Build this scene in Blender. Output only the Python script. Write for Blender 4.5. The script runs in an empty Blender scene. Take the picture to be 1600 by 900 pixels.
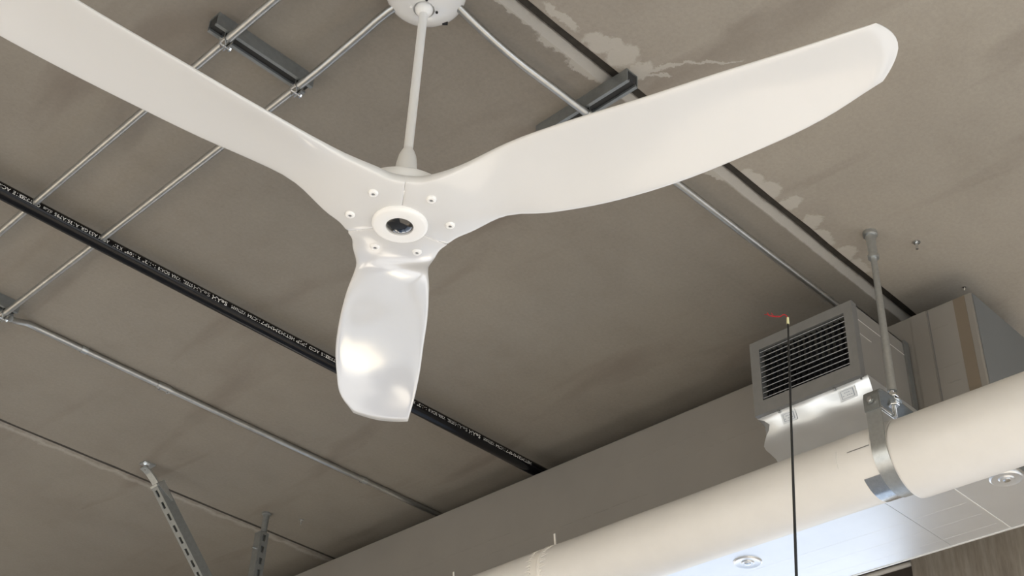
import bpy, bmesh, math, random
from mathutils import Vector, Matrix

# ------------------------------------------------------------------ camera, sky, sun, exposure
# metres; the photographer's eye is at the origin, the floor is 1.6 m below, the ceiling 2.4 m above
random.seed(4)
S = bpy.context.scene
COL = S.collection
PI = math.pi
CEIL, FLOOR = 2.4, -1.6

cam_data = bpy.data.cameras.new('camera')
cam_data.sensor_width = 36.0
cam_data.lens = 36.0 * 2062.33 / 1600.0
cam_data.clip_start = 0.05
cam_data.clip_end = 500
cam = bpy.data.objects.new('camera', cam_data)
COL.objects.link(cam)
cam.matrix_world = (Matrix.Rotation(-0.76619876, 4, 'Z') @ Matrix.Rotation(2.1926652, 4, 'X')
                    @ Matrix.Rotation(0.04774132, 4, 'Z'))
S.camera = cam

world = bpy.data.worlds.new('sky')
world.use_nodes = True
S.world = world
wn = world.node_tree
wn.nodes.clear()
sky = wn.nodes.new('ShaderNodeTexSky')
sky.sky_type = 'NISHITA'
sky.sun_disc = False
sky.sun_elevation = math.radians(38)
sky.sun_rotation = math.radians(255)
sky.dust_density = 1.2
sky.ozone_density = 1.0
bg = wn.nodes.new('ShaderNodeBackground')
bg.inputs['Strength'].default_value = 0.33
wo = wn.nodes.new('ShaderNodeOutputWorld')
wn.links.new(sky.outputs[0], bg.inputs[0])
wn.links.new(bg.outputs[0], wo.inputs[0])

def sun_lamp(energy, color, travel, size):
    d = bpy.data.lights.new('sun', 'SUN')
    d.energy = energy
    d.color = color
    d.angle = math.radians(size)
    o = bpy.data.objects.new('sun', d)
    o.rotation_euler = Vector(travel).to_track_quat('-Z', 'Y').to_euler()
    o.location = (-12, -3, 8)
    COL.objects.link(o)
sun_lamp(18, (1.0, 0.90, 0.76), (0.80, 0.72, -0.58), 0.6)

def area_lamp(name, loc, face, w, h, energy, color):
    d = bpy.data.lights.new(name, 'AREA')
    d.shape = 'RECTANGLE'
    d.size, d.size_y = w, h
    d.energy = energy
    d.color = color
    o = bpy.data.objects.new(name, d)
    o.location = loc
    o.rotation_euler = Vector(face).to_track_quat('-Z', 'Z').to_euler()
    COL.objects.link(o)
# lamps for daylight at the window walls; two small warm ones added for reflections
area_lamp('daylight_front', (4.75, 3.75, 0.1), (-1, 0, 0), 3.2, 3.3, 19, (0.80, 0.90, 1.0))
area_lamp('glint_lamp', (4.72, 7.05, -1.05), (-0.8, 0, 0.6), 2.4, 0.8, 20, (1.0, 0.88, 0.70))  # added warm lamp that puts glints on the fan hub
area_lamp('streak_lamp', (4.70, 5.0, 0.50), (-1, 0, 0), 0.40, 0.50, 2.6, (1.0, 0.82, 0.52))  # added lamp that makes the warm streak on the near blade
area_lamp('daylight_side', (0.4, -2.75, 0.1), (0, 0.80, 0.60), 7.2, 3.0, 92, (0.80, 0.90, 1.0))
area_lamp('daylight_rear', (-5.4, 4.4, 0.5), (1, 0, 0), 6.4, 2.4, 130, (0.86, 0.94, 1.0))

S.view_settings.view_transform = 'Standard'
S.view_settings.look = 'None'
S.view_settings.gamma = 1
S.view_settings.use_curve_mapping = False
S.view_settings.exposure = 0.14

# ------------------------------------------------------------------ materials
def new_mat(name):
    m = bpy.data.materials.new(name)
    m.use_nodes = True
    nt = m.node_tree
    return m, nt, nt.nodes['Principled BSDF']

def N(nt, typ, **kw):
    n = nt.nodes.new(typ)
    for k, v in kw.items():
        setattr(n, k, v)
    return n

def noise(nt, scale, detail=4, rough=0.55, vec=None, dist=0.0):
    n = N(nt, 'ShaderNodeTexNoise')
    n.inputs['Scale'].default_value = scale
    n.inputs['Detail'].default_value = detail
    n.inputs['Roughness'].default_value = rough
    n.inputs['Distortion'].default_value = dist
    if vec is not None:
        nt.links.new(vec, n.inputs['Vector'])
    return n

def objvec(nt, scale=(1, 1, 1), rot=(0, 0, 0)):
    tc = N(nt, 'ShaderNodeTexCoord')
    mp = N(nt, 'ShaderNodeMapping')
    mp.inputs['Scale'].default_value = scale
    mp.inputs['Rotation'].default_value = rot
    nt.links.new(tc.outputs['Object'], mp.inputs[0])
    return mp.outputs[0]

def ramp(nt, fac, stops):
    r = N(nt, 'ShaderNodeValToRGB')
    e = r.color_ramp.elements
    while len(e) < len(stops):
        e.new(0.5)
    for el, (p, c) in zip(e, stops):
        el.position = p
        el.color = tuple(c) + (1,) if len(c) == 3 else c
    nt.links.new(fac, r.inputs[0])
    return r

def math_n(nt, op, a, b=None, clamp=False):
    n = N(nt, 'ShaderNodeMath', operation=op)
    n.use_clamp = clamp
    for i, v in enumerate((a, b)):
        if v is None:
            continue
        if isinstance(v, (int, float)):
            n.inputs[i].default_value = v
        else:
            nt.links.new(v, n.inputs[i])
    return n.outputs[0]

def mixc(nt, fac, a, b, mode='MIX'):
    n = N(nt, 'ShaderNodeMix', data_type='RGBA', blend_type=mode)
    for sock, v in ((n.inputs[0], fac), (n.inputs[6], a), (n.inputs[7], b)):
        if isinstance(v, (int, float)):
            sock.default_value = v
        elif isinstance(v, tuple):
            sock.default_value = v + (1,)
        else:
            nt.links.new(v, sock)
    return n.outputs[2]

def bump(nt, bsdf, height, strength=0.2, dist=0.01):
    b = N(nt, 'ShaderNodeBump')
    b.inputs['Strength'].default_value = strength
    b.inputs['Distance'].default_value = dist
    nt.links.new(height, b.inputs['Height'])
    nt.links.new(b.outputs[0], bsdf.inputs['Normal'])

def simple(name, col, rough=0.5, metal=0.0, var=0.0, vscale=20, bumps=0.0, stretch=(1, 1, 1), coat=0.0, emit=None):
    m, nt, b = new_mat(name)
    b.inputs['Base Color'].default_value = tuple(col) + (1,)
    b.inputs['Roughness'].default_value = rough
    b.inputs['Metallic'].default_value = metal
    if name.startswith('black_lac'):
        b.inputs['Specular IOR Level'].default_value = 0.3
    b.inputs['Coat Weight'].default_value = coat
    b.inputs['Coat Roughness'].default_value = 0.08
    if var or bumps:
        nz = noise(nt, vscale, 5, 0.6, objvec(nt, stretch))
        if var:
            lo = tuple(max(0, c * (1 - var)) for c in col)
            hi = tuple(min(1, c * (1 + var)) for c in col)
            r = ramp(nt, nz.outputs[0], [(0.3, lo), (0.7, hi)])
            nt.links.new(r.outputs[0], b.inputs['Base Color'])
        if bumps:
            bump(nt, b, nz.outputs[0], bumps, 0.004)
    return m

def concrete_ceiling(tone):
    m, nt, b = new_mat('ceiling_concrete')
    tc = N(nt, 'ShaderNodeTexCoord')
    P = tc.outputs['Object']
    big = noise(nt, 0.9, 5, 0.6, P)
    mid = noise(nt, 5.0, 6, 0.65, P)
    fine = noise(nt, 90, 4, 0.7, P)
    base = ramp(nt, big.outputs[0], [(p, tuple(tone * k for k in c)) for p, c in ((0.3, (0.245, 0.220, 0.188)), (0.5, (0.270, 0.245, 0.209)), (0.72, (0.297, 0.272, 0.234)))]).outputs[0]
    mott = ramp(nt, mid.outputs[0], [(0.25, (0.92, 0.91, 0.90)), (0.5, (1, 1, 1)), (0.8, (1.05, 1.05, 1.04))]).outputs[0]
    col = mixc(nt, 1.0, base, mott, 'MULTIPLY')
    grain = ramp(nt, fine.outputs[0], [(0.3, (0.90, 0.90, 0.90)), (0.7, (1.08, 1.08, 1.08))]).outputs[0]
    col = mixc(nt, 0.7, col, grain, 'MULTIPLY')
    # form stains and the conduits' soft shadows, painted as brown streaks
    st = noise(nt, 1.0, 3, 0.5, objvec(nt, (5.5, 1.1, 1)), 0.6)
    sm = ramp(nt, st.outputs[0], [(0.56, (0, 0, 0)), (0.74, (1, 1, 1))]).outputs[0]
    col = mixc(nt, math_n(nt, 'MULTIPLY', sm, 0.5), col, (0.150, 0.120, 0.098))
    # lime bloom along the two slab joints, and painted lightness on the near chamfer
    warp = noise(nt, 14, 6, 0.7, P)
    sub = N(nt, 'ShaderNodeVectorMath', operation='SUBTRACT')
    nt.links.new(warp.outputs['Color'], sub.inputs[0])
    sub.inputs[1].default_value = (0.5, 0.5, 0.5)
    scl = N(nt, 'ShaderNodeVectorMath', operation='SCALE')
    scl.inputs['Scale'].default_value = 0.085
    nt.links.new(sub.outputs[0], scl.inputs[0])
    add = N(nt, 'ShaderNodeVectorMath', operation='ADD')
    nt.links.new(P, add.inputs[0])
    nt.links.new(scl.outputs[0], add.inputs[1])
    Wp = add.outputs[0]
    sx = N(nt, 'ShaderNodeSeparateXYZ')
    nt.links.new(P, sx.inputs[0])
    tot = None
    def blob(x, y, rx, ry, ang=0.0):
        mp = N(nt, 'ShaderNodeMapping')
        mp.vector_type = 'TEXTURE'
        mp.inputs['Location'].default_value = (x, y, CEIL)
        mp.inputs['Rotation'].default_value = (0, 0, ang)
        mp.inputs['Scale'].default_value = (rx, ry, 1)
        nt.links.new(Wp, mp.inputs[0])
        ln = N(nt, 'ShaderNodeVectorMath', operation='LENGTH')
        nt.links.new(mp.outputs[0], ln.inputs[0])
        return math_n(nt, 'MULTIPLY', math_n(nt, 'SUBTRACT', 0.95, ln.outputs['Value']), 4.2, True)
    for a in ((1.60, 1.535, .07, .018), (1.725, 1.525, .055, .028), (1.755, 1.497, .030, .020), (1.80, 1.505, .05, .045),
              (1.865, 1.512, .028, .05), (1.66, 1.605, .08, .026), (1.765, 1.612, .09, .018), (1.50, 1.60, .16, .014),
              (1.90, 1.45, .10, .008, -1.05), (1.965, 1.355, .075, .007, -0.95), (1.90, 1.49, .06, .006, -0.7),
              (2.39, 1.548, .05, .030), (2.46, 1.540, .05, .036), (2.55, 1.528, .028, .034), (2.66, 1.535, .035, .040),
              (2.74, 1.548, .06, .020), (2.85, 1.545, .04, .036), (2.93, 1.545, .05, .025), (2.30, 1.612, .05, .012)):
        v = blob(*a)
        tot = v if tot is None else math_n(nt, 'MAXIMUM', tot, v)
    # thin lime line beside the far joint
    sy = N(nt, 'ShaderNodeSeparateXYZ')
    nt.links.new(Wp, sy.inputs[0])
    y3 = math_n(nt, 'ABSOLUTE', math_n(nt, 'SUBTRACT', sy.outputs[1], 4.480))
    line2 = math_n(nt, 'MULTIPLY', math_n(nt, 'SUBTRACT', 0.020, y3), 60.0, True)
    tot = math_n(nt, 'MAXIMUM', tot, math_n(nt, 'MULTIPLY', line2, 0.6))
    y4 = math_n(nt, 'ABSOLUTE', math_n(nt, 'SUBTRACT', math_n(nt, 'ADD', math_n(nt, 'MULTIPLY', sx.outputs[1], 0.75), math_n(nt, 'MULTIPLY', sy.outputs[1], 0.25)), 1.600))
    line1 = math_n(nt, 'MULTIPLY', math_n(nt, 'SUBTRACT', 0.014, y4), 160.0, True)  # near joint: the lit chamfer painted as a pale line
    tot = math_n(nt, 'MAXIMUM', tot, math_n(nt, 'MULTIPLY', line1, 0.95))
    col = mixc(nt, math_n(nt, 'MULTIPLY', tot, 0.5), col, (0.56, 0.535, 0.49))
    nt.links.new(col, b.inputs['Base Color'])
    b.inputs['Roughness'].default_value = 0.72
    b.inputs['Specular IOR Level'].default_value = 0.3
    hb = math_n(nt, 'ADD', math_n(nt, 'MULTIPLY', mid.outputs[0], 0.6), math_n(nt, 'MULTIPLY', fine.outputs[0], 0.25))
    bump(nt, b, hb, 0.25, 0.006)
    return m

def foil_mat(name, col, rough, metal, wrinkle):
    m, nt, b = new_mat(name)
    v = objvec(nt)
    nz = noise(nt, 4, 5, 0.6, v)
    r = ramp(nt, nz.outputs[0], [(0.3, tuple(c * 0.93 for c in col)), (0.7, col)])
    nt.links.new(r.outputs[0], b.inputs['Base Color'])
    b.inputs['Metallic'].default_value = metal
    b.inputs['Roughness'].default_value = rough
    n2 = noise(nt, 26, 4, 0.6, objvec(nt, (1, 0.35, 1)))
    bump(nt, b, n2.outputs[0], wrinkle, 0.003)
    return m

def board_concrete():
    m, nt, b = new_mat('board_marked_concrete')
    n1 = noise(nt, 6, 6, 0.65, objvec(nt, (1, 4, 0.35)))
    n2 = noise(nt, 60, 4, 0.6, objvec(nt, (1, 1, 0.2)))
    c1 = ramp(nt, n1.outputs[0], [(0.3, (0.22, 0.19, 0.155)), (0.7, (0.36, 0.325, 0.275))]).outputs[0]
    c2 = ramp(nt, n2.outputs[0], [(0.3, (0.85, 0.85, 0.85)), (0.7, (1.1, 1.1, 1.1))]).outputs[0]
    nt.links.new(mixc(nt, 1.0, c1, c2, 'MULTIPLY'), b.inputs['Base Color'])
    b.inputs['Roughness'].default_value = 0.8
    bump(nt, b, n2.outputs[0], 0.2, 0.004)
    return m

MAT = {
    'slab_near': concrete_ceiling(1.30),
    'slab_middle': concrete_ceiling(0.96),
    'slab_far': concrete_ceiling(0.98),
    'groove': simple('joint_shadow_concrete', (0.045, 0.040, 0.034), 0.95, 0, 0.3, 40),
    'wall': simple('plaster', (0.50, 0.47, 0.43), 0.85, 0, 0.06, 3),
    'board': board_concrete(),
    'floor': simple('polished_floor', (0.42, 0.395, 0.36), 0.5, 0, 0.12, 2),
    'ground': simple('outdoor_paving', (0.42, 0.44, 0.46), 0.9, 0, 0.1, 1),
    'fan': simple('white_gloss_plastic', (0.73, 0.73, 0.725), 0.14, 0, 0.015, 3, 0, coat=0.3),
    'fan_satin': simple('white_satin_paint', (0.92, 0.92, 0.91), 0.30),
    'screw_dark': simple('grey_screw_head', (0.30, 0.30, 0.30), 0.35, 0.6),
    'lens': simple('black_glossy_lens', (0.010, 0.010, 0.010), 0.06, 0, coat=1.0),
    'black': simple('black_plastic', (0.012, 0.012, 0.013), 0.4),
    'galv': simple('galvanised_steel', (0.52, 0.54, 0.54), 0.38, 0.9, 0.07, 90, 0.02),
    'galv_dark': simple('dull_galvanised_channel', (0.30, 0.315, 0.315), 0.5, 0.75, 0.08, 60, 0.02),
    'emt': simple('dull_conduit_steel', (0.50, 0.50, 0.485), 0.36, 0.95, 0.10, 30),
    'zinc': simple('bright_zinc', (0.70, 0.72, 0.73), 0.22, 1.0, 0.1, 80),
    'slot': simple('channel_shade_dark', (0.03, 0.03, 0.03), 0.8),  # near-black colour for the shade inside a channel
    'pipe': simple('black_lacquered_steel', (0.004, 0.004, 0.005), 0.22, 0, 0.3, 50, 0.03),
    'print': simple('white_stencil_ink', (0.85, 0.85, 0.82), 0.7),
    'print_grey': simple('grey_stencil_ink', (0.45, 0.45, 0.43), 0.7),
    'jacket': simple('white_pipe_jacket', (0.74, 0.735, 0.72), 0.42, 0, 0.03, 8, 0.10),
    'jacket_tape': simple('white_jacket_tape', (0.82, 0.805, 0.77), 0.40, 0, 0.03, 30, 0.25),
    'foil': foil_mat('foil_faced_wrap', (0.36, 0.345, 0.32), 0.45, 0.45, 0.08),
    'foil_lit': foil_mat('foil_wrap_lit', (0.80, 0.82, 0.84), 0.32, 0.7, 0.08),  # same wrap as the duct face, lightened for the window it reflects
    'foil_skirt': foil_mat('silver_wrap_skirt', (0.78, 0.81, 0.84), 0.28, 0.8, 0.06),
    'end': foil_mat('blue_grey_duct_end', (0.20, 0.21, 0.215), 0.55, 0.3, 0.05),
    'tape': foil_mat('brown_foil_tape', (0.27, 0.225, 0.175), 0.45, 0.4, 0.10),
    'seam': simple('foil_seam_edge', (0.82, 0.82, 0.80), 0.35, 0.5),
    'seam_dark': simple('dark_seam_line', (0.20, 0.20, 0.20), 0.6, 0.2),
    'register': simple('grey_register_metal', (0.235, 0.235, 0.23), 0.5, 0.3, 0.05, 30),
    'louver': simple('louver_blade_metal', (0.27, 0.275, 0.28), 0.4, 0.5),
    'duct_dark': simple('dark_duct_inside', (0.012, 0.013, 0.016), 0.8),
    'patch': simple('pale_printed_patch', (0.70, 0.74, 0.78), 0.4, 0.3),
    'ink': simple('blue_grey_stamp_ink', (0.36, 0.41, 0.50), 0.7),
    'header': simple('dark_brown_header', (0.075, 0.062, 0.052), 0.6, 0, 0.15, 6),
    'rail': simple('pale_rail', (0.66, 0.64, 0.60), 0.4),
    'pole': simple('black_fibreglass', (0.008, 0.008, 0.008), 0.35),
    'tip': simple('pale_yellow_tip', (0.62, 0.60, 0.33), 0.5),
    'yarn': simple('red_yarn', (0.33, 0.015, 0.02), 0.9),
}

# ------------------------------------------------------------------ mesh helpers
class MB:
    def __init__(s):
        s.v, s.f = [], []
    def add(s, vs, fs):
        o = len(s.v)
        s.v += [Vector(p) for p in vs]
        s.f += [tuple(i + o for i in f) for f in fs]
        return s
    def box(s, c, d, M=None):
        x, y, z = (k / 2 for k in d)
        vs = [Vector((sx * x, sy * y, sz * z)) for sx in (-1, 1) for sy in (-1, 1) for sz in (-1, 1)]
        if M is not None:
            vs = [M @ p for p in vs]
        vs = [p + Vector(c) for p in vs]
        return s.add(vs, [(0, 1, 3, 2), (4, 6, 7, 5), (0, 4, 5, 1), (2, 3, 7, 6), (0, 2, 6, 4), (1, 5, 7, 3)])
    def span(s, a, b):
        a, b = Vector(a), Vector(b)
        return s.box((a + b) / 2, [abs(k) for k in (b - a)])
    def rings(s, rings, cap0=True, cap1=True, closed=True):
        n = len(rings[0])
        vs = [p for r in rings for p in r]
        fs = []
        for i in range(len(rings) - 1):
            for j in range(n if closed else n - 1):
                k = (j + 1) % n
                fs.append((i * n + j, i * n + k, (i + 1) * n + k, (i + 1) * n + j))
        if closed and cap0:
            fs.append(tuple(range(n))[::-1])
        if closed and cap1:
            fs.append(tuple((len(rings) - 1) * n + j for j in range(n)))
        return s.add(vs, fs)
    def tube(s, path, r, n=16, caps=True):
        path = [Vector(p) for p in path]
        rs = r if isinstance(r, (list, tuple)) else [r] * len(path)
        t0 = (path[1] - path[0]).normalized()
        up = Vector((0, 0, 1)) if abs(t0.z) < 0.9 else Vector((1, 0, 0))
        u = t0.cross(up).normalized()
        out = []
        for i, p in enumerate(path):
            t = (path[min(i + 1, len(path) - 1)] - path[max(i - 1, 0)]).normalized()
            u = (u - t * u.dot(t)).normalized()
            w = t.cross(u)
            out.append([p + (u * math.cos(2 * PI * k / n) + w * math.sin(2 * PI * k / n)) * rs[i] for k in range(n)])
        return s.rings(out, caps, caps)
    def lathe(s, prof, c, axis=(0, 0, 1), n=32):
        q = Vector(axis).to_track_quat('Z', 'Y').to_matrix()
        rings = [[Vector(c) + q @ Vector((r * math.cos(2 * PI * k / n), r * math.sin(2 * PI * k / n), h)) for k in range(n)]
                 for r, h in prof]
        return s.rings(rings)
    def prism(s, poly, thick, M):
        a = [M @ Vector((x, y, -thick / 2)) for x, y in poly]
        b = [M @ Vector((x, y, thick / 2)) for x, y in poly]
        return s.rings([a, b])
    def mesh(s, name, mat, org=(0, 0, 0), smooth=False, bevel=0.0, sharp=35):
        me = bpy.data.meshes.new(name)
        o = Vector(org)
        me.from_pydata([p - o for p in s.v], [], s.f)
        bm = bmesh.new()
        bm.from_mesh(me)
        bmesh.ops.remove_doubles(bm, verts=bm.verts, dist=1e-6)
        bmesh.ops.recalc_face_normals(bm, faces=bm.faces)
        if bevel:
            es = [e for e in bm.edges if len(e.link_faces) == 2 and e.calc_face_angle(0) > math.radians(50)]
            bmesh.ops.bevel(bm, geom=es, offset=bevel, segments=2, profile=0.6, affect='EDGES', clamp_overlap=True)
        if smooth:
            for f in bm.faces:
                f.smooth = True
            for e in bm.edges:
                if len(e.link_faces) == 2 and e.calc_face_angle(0) > math.radians(sharp):
                    e.smooth = False
        bm.to_mesh(me)
        bm.free()
        me.materials.append(MAT[mat])
        return me

def root_org(parent):
    while parent.parent:
        parent = parent.parent
    return parent.location

def part(mb, name, mat, parent, label=None, kind=None, **kw):
    o = bpy.data.objects.new(name, mb.mesh(name, mat, root_org(parent), **kw))
    COL.objects.link(o)
    o.parent = parent
    if label:
        o['label'] = label
    if kind:
        o['kind'] = kind
    return o

def thing(name, label, cat, loc, group=None):
    o = bpy.data.objects.new(name, None)
    o.empty_display_size = 0.1
    o.location = loc
    COL.objects.link(o)
    o['label'] = label
    o['category'] = cat
    if group:
        o['group'] = group
    return o

def struct(mb, name, mat, parent=None, **kw):
    o = bpy.data.objects.new(name, mb.mesh(name, mat, (0, 0, 0), **kw))
    COL.objects.link(o)
    if parent:
        o.parent = parent
    else:
        o['kind'] = 'structure'
    return o

def interp(x, xs, ys):
    if x <= xs[0]:
        return ys[0]
    for i in range(len(xs) - 1):
        if x <= xs[i + 1]:
            t = (x - xs[i]) / (xs[i + 1] - xs[i])
            return ys[i] + (ys[i + 1] - ys[i]) * t
    return ys[-1]

def smooth_interp(x, xs, ys):
    if x <= xs[0]:
        return ys[0]
    if x >= xs[-1]:
        return ys[-1]
    n = len(xs)
    d = [(ys[i + 1] - ys[i]) / (xs[i + 1] - xs[i]) for i in range(n - 1)]
    m = [d[0]] + [(d[i - 1] + d[i]) / 2 for i in range(1, n - 1)] + [d[-1]]
    for i in range(n - 1):
        if x <= xs[i + 1]:
            h = xs[i + 1] - xs[i]
            t = (x - xs[i]) / h
            return ((2*t**3 - 3*t**2 + 1) * ys[i] + (t**3 - 2*t**2 + t) * h * m[i]
                    + (-2*t**3 + 3*t**2) * ys[i + 1] + (t**3 - t**2) * h * m[i + 1])

def sstep(x, a, b):
    t = min(1, max(0, (x - a) / (b - a)))
    return t * t * (3 - 2 * t)

# ------------------------------------------------------------------ the room
X0, X1, Y0, Y1 = -5.0, 4.3, -2.4, 9.0
JOINT_NEAR, JOINT_FAR = 1.574, 4.445

ceiling = struct(MB().span((X0, Y0, CEIL + 0.022), (X1 + 0.3, Y1, CEIL + 0.2)), 'ceiling', 'groove')
def slab(ya, yb, mat, wide=0.003):
    nx = 90
    lo, hi = [], []
    struct_mb = MB()
    for i in range(nx + 1):
        x = X0 + (X1 + 0.3 - X0) * i / nx
        j0 = random.uniform(-0.002, 0.002)
        j1 = random.uniform(-0.002, 0.002)
        lo.append((x, ya + j0))
        hi.append((x, yb + j1))
    z, zt, c, w = CEIL, CEIL + 0.03, 0.003, wide
    rows = [[(x, y, zt) for x, y in lo], [(x, y, z + w * 0.8) for x, y in lo], [(x, y + w + random.uniform(-.001, .001), z) for x, y in lo],
            [(x, y - c, z) for x, y in hi], [(x, y, z + c) for x, y in hi], [(x, y, zt) for x, y in hi]]
    struct_mb.rings([[Vector(p) for p in r] for r in rows], closed=False)
    return struct(struct_mb, 'ceiling_panel', mat, ceiling)
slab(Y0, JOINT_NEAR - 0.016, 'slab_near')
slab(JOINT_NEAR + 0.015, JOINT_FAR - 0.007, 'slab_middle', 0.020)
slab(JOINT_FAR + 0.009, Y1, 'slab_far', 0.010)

struct(MB().span((X0, JOINT_FAR - 0.0068, CEIL + 0.002), (X1 + 0.3, JOINT_FAR + 0.0085, CEIL + 0.02)), 'joint_filler', 'groove', ceiling)
floor = struct(MB().span((X0, Y0, FLOOR - 0.15), (X1 + 0.3, Y1, FLOOR)), 'floor', 'floor')

# far window wall: a board-marked concrete pier beside a wide opening under a dark header
PIER_Y = 2.236
wall = MB()
wall.span((X1, 0.9, FLOOR), (X1 + 0.3, PIER_Y, CEIL))
wall.span((X1, PIER_Y, 2.16), (X1 + 0.3, 8.3, CEIL))
wall.span((X1, 8.3, FLOOR), (X1 + 0.3, Y1, CEIL))
wall.span((X1, Y0, 1.5), (X1 + 0.3, 0.9, CEIL))
wall.span((X1, Y0, FLOOR), (X1 + 0.3, -1.9, 1.5))
struct(wall, 'wall_back', 'board')
struct(MB().span((X1 + 0.06, PIER_Y, 1.78), (X1 + 0.14, 8.3, 2.16)), 'trim_1', 'header')
struct(MB().tube([(X1 + 0.03, PIER_Y + 0.012, 2.122), (X1 + 0.03, 8.28, 2.122)], 0.010, 12), 'trim_2', 'rail', smooth=True)
frame = MB()
for yy in (PIER_Y + 0.03, 4.2, 6.2, 8.27):
    frame.span((X1 + 0.08, yy - 0.03, FLOOR), (X1 + 0.16, yy + 0.03, 1.78))
frame.span((X1 + 0.08, PIER_Y, FLOOR), (X1 + 0.16, 8.3, FLOOR + 0.08))
struct(frame, 'window_1', 'header')
side = MB()
side.span((X0, Y0 - 0.2, FLOOR), (-3.6, Y0, CEIL))
side.span((4.0, Y0 - 0.2, FLOOR), (X1 + 0.3, Y0, CEIL))
side.span((-3.6, Y0 - 0.2, 2.1), (4.0, Y0, CEIL))
side.span((-3.6, Y0 - 0.2, FLOOR), (4.0, Y0, -1.3))
struct(side, 'wall_right', 'wall')
struct(MB().span((X0, Y1, FLOOR), (X1 + 0.3, Y1 + 0.2, CEIL)), 'wall_left', 'wall')
rear = MB()
rear.span((X0 - 0.2, Y0, FLOOR), (X0, -1.8, CEIL))
rear.span((X0 - 0.2, 7.6, FLOOR), (X0, Y1, CEIL))
rear.span((X0 - 0.2, -1.8, 1.8), (X0, 7.6, CEIL))
struct(rear, 'wall_front', 'wall')
struct(MB().span((X1 + 0.31, -40, FLOOR - 0.3), (80, 60, FLOOR - 0.1)), 'ground', 'ground')

# ------------------------------------------------------------------ ceiling fan
AX, AY, HZ = 1.322, 1.718, 1.69
fan = thing('ceiling_fan', 'large glossy white ceiling fan with three swept blades hanging from a downrod', 'ceiling fan', (AX, AY, CEIL))

cprof = [(0.0, 2.4), (0.097, 2.4)] + [(0.097 * math.cos(a), 2.399 - 0.061 * math.sin(a)) for a in [k * 0.1 for k in range(1, 14)]] + [(0.0255, 2.3385), (0.0250, 2.347), (0.0, 2.347)]
part(MB().lathe(cprof, (AX, AY, 0), n=56), 'canopy', 'fan', fan, smooth=True, sharp=50)
canopy = fan.children[-1]
part(MB().lathe([(0.0, 2.350), (0.0195, 2.350), (0.0218, 2.342), (0.0205, 2.334), (0.0165, 2.327), (0.0105, 2.322), (0.0, 2.322)], (AX, AY, 0), n=32),
     'ball_joint', 'fan_satin', canopy, smooth=True)
for k in range(4):
    a = PI / 4 + k * PI / 2 + 0.25
    part(MB().lathe([(0, 0), (0.0032, 0), (0.0032, -0.003), (0, -0.003)], (AX + 0.031 * math.cos(a), AY + 0.031 * math.sin(a), 2.3405), n=10),
         'canopy_screw', 'black' if k != 1 else 'fan_satin', canopy, smooth=True)
tag = MB().box((AX + 0.0755, AY + 0.010, 2.3605), (0.013, 0.006, 0.008), Matrix.Rotation(-0.8, 3, 'Z'))
tagp = part(tag, 'wiring_clip', 'black', canopy, label='small black clip under the canopy rim')

part(MB().tube([(AX, AY, 1.86), (AX, AY, 2.345)], 0.0103, 24), 'downrod', 'fan_satin', fan, smooth=True)
part(MB().lathe([(0.0, 1.760), (0.0255, 1.760), (0.0250, 1.80), (0.0240, 1.838), (0.0222, 1.860), (0.0190, 1.879), (0.0150, 1.891), (0.0112, 1.899), (0.0, 1.899)],
                (AX, AY, 0), n=32), 'rod_cover', 'fan_satin', fan, smooth=True)
part(MB().lathe([(0.0, 1.700), (0.100, 1.700), (0.112, 1.712), (0.114, 1.735), (0.1135, 1.750), (0.110, 1.756), (0.06, 1.764), (0.026, 1.766), (0.0, 1.766)],
                (AX, AY, 0), n=64), 'motor_housing', 'fan_satin', fan, smooth=True, sharp=50)

NS = [0.12, 0.2, 0.3, 0.42, 0.56, 0.7, 0.85, 1.02]
YN = [0.090, 0.0835, 0.097, 0.110, 0.118, 0.126, 0.130, 0.130]      # leading edge offset
YP = [0.090, 0.0760, 0.088, 0.095, 0.094, 0.083, 0.066, 0.018]      # trailing edge offset
ZM = [0.022, 0.045, 0.0475, 0.049, 0.057, 0.071, 0.090, 0.115]
TW = [-0.006, -0.015, -0.022, -0.024, -0.021, -0.015, -0.006, 0.0]

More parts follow.
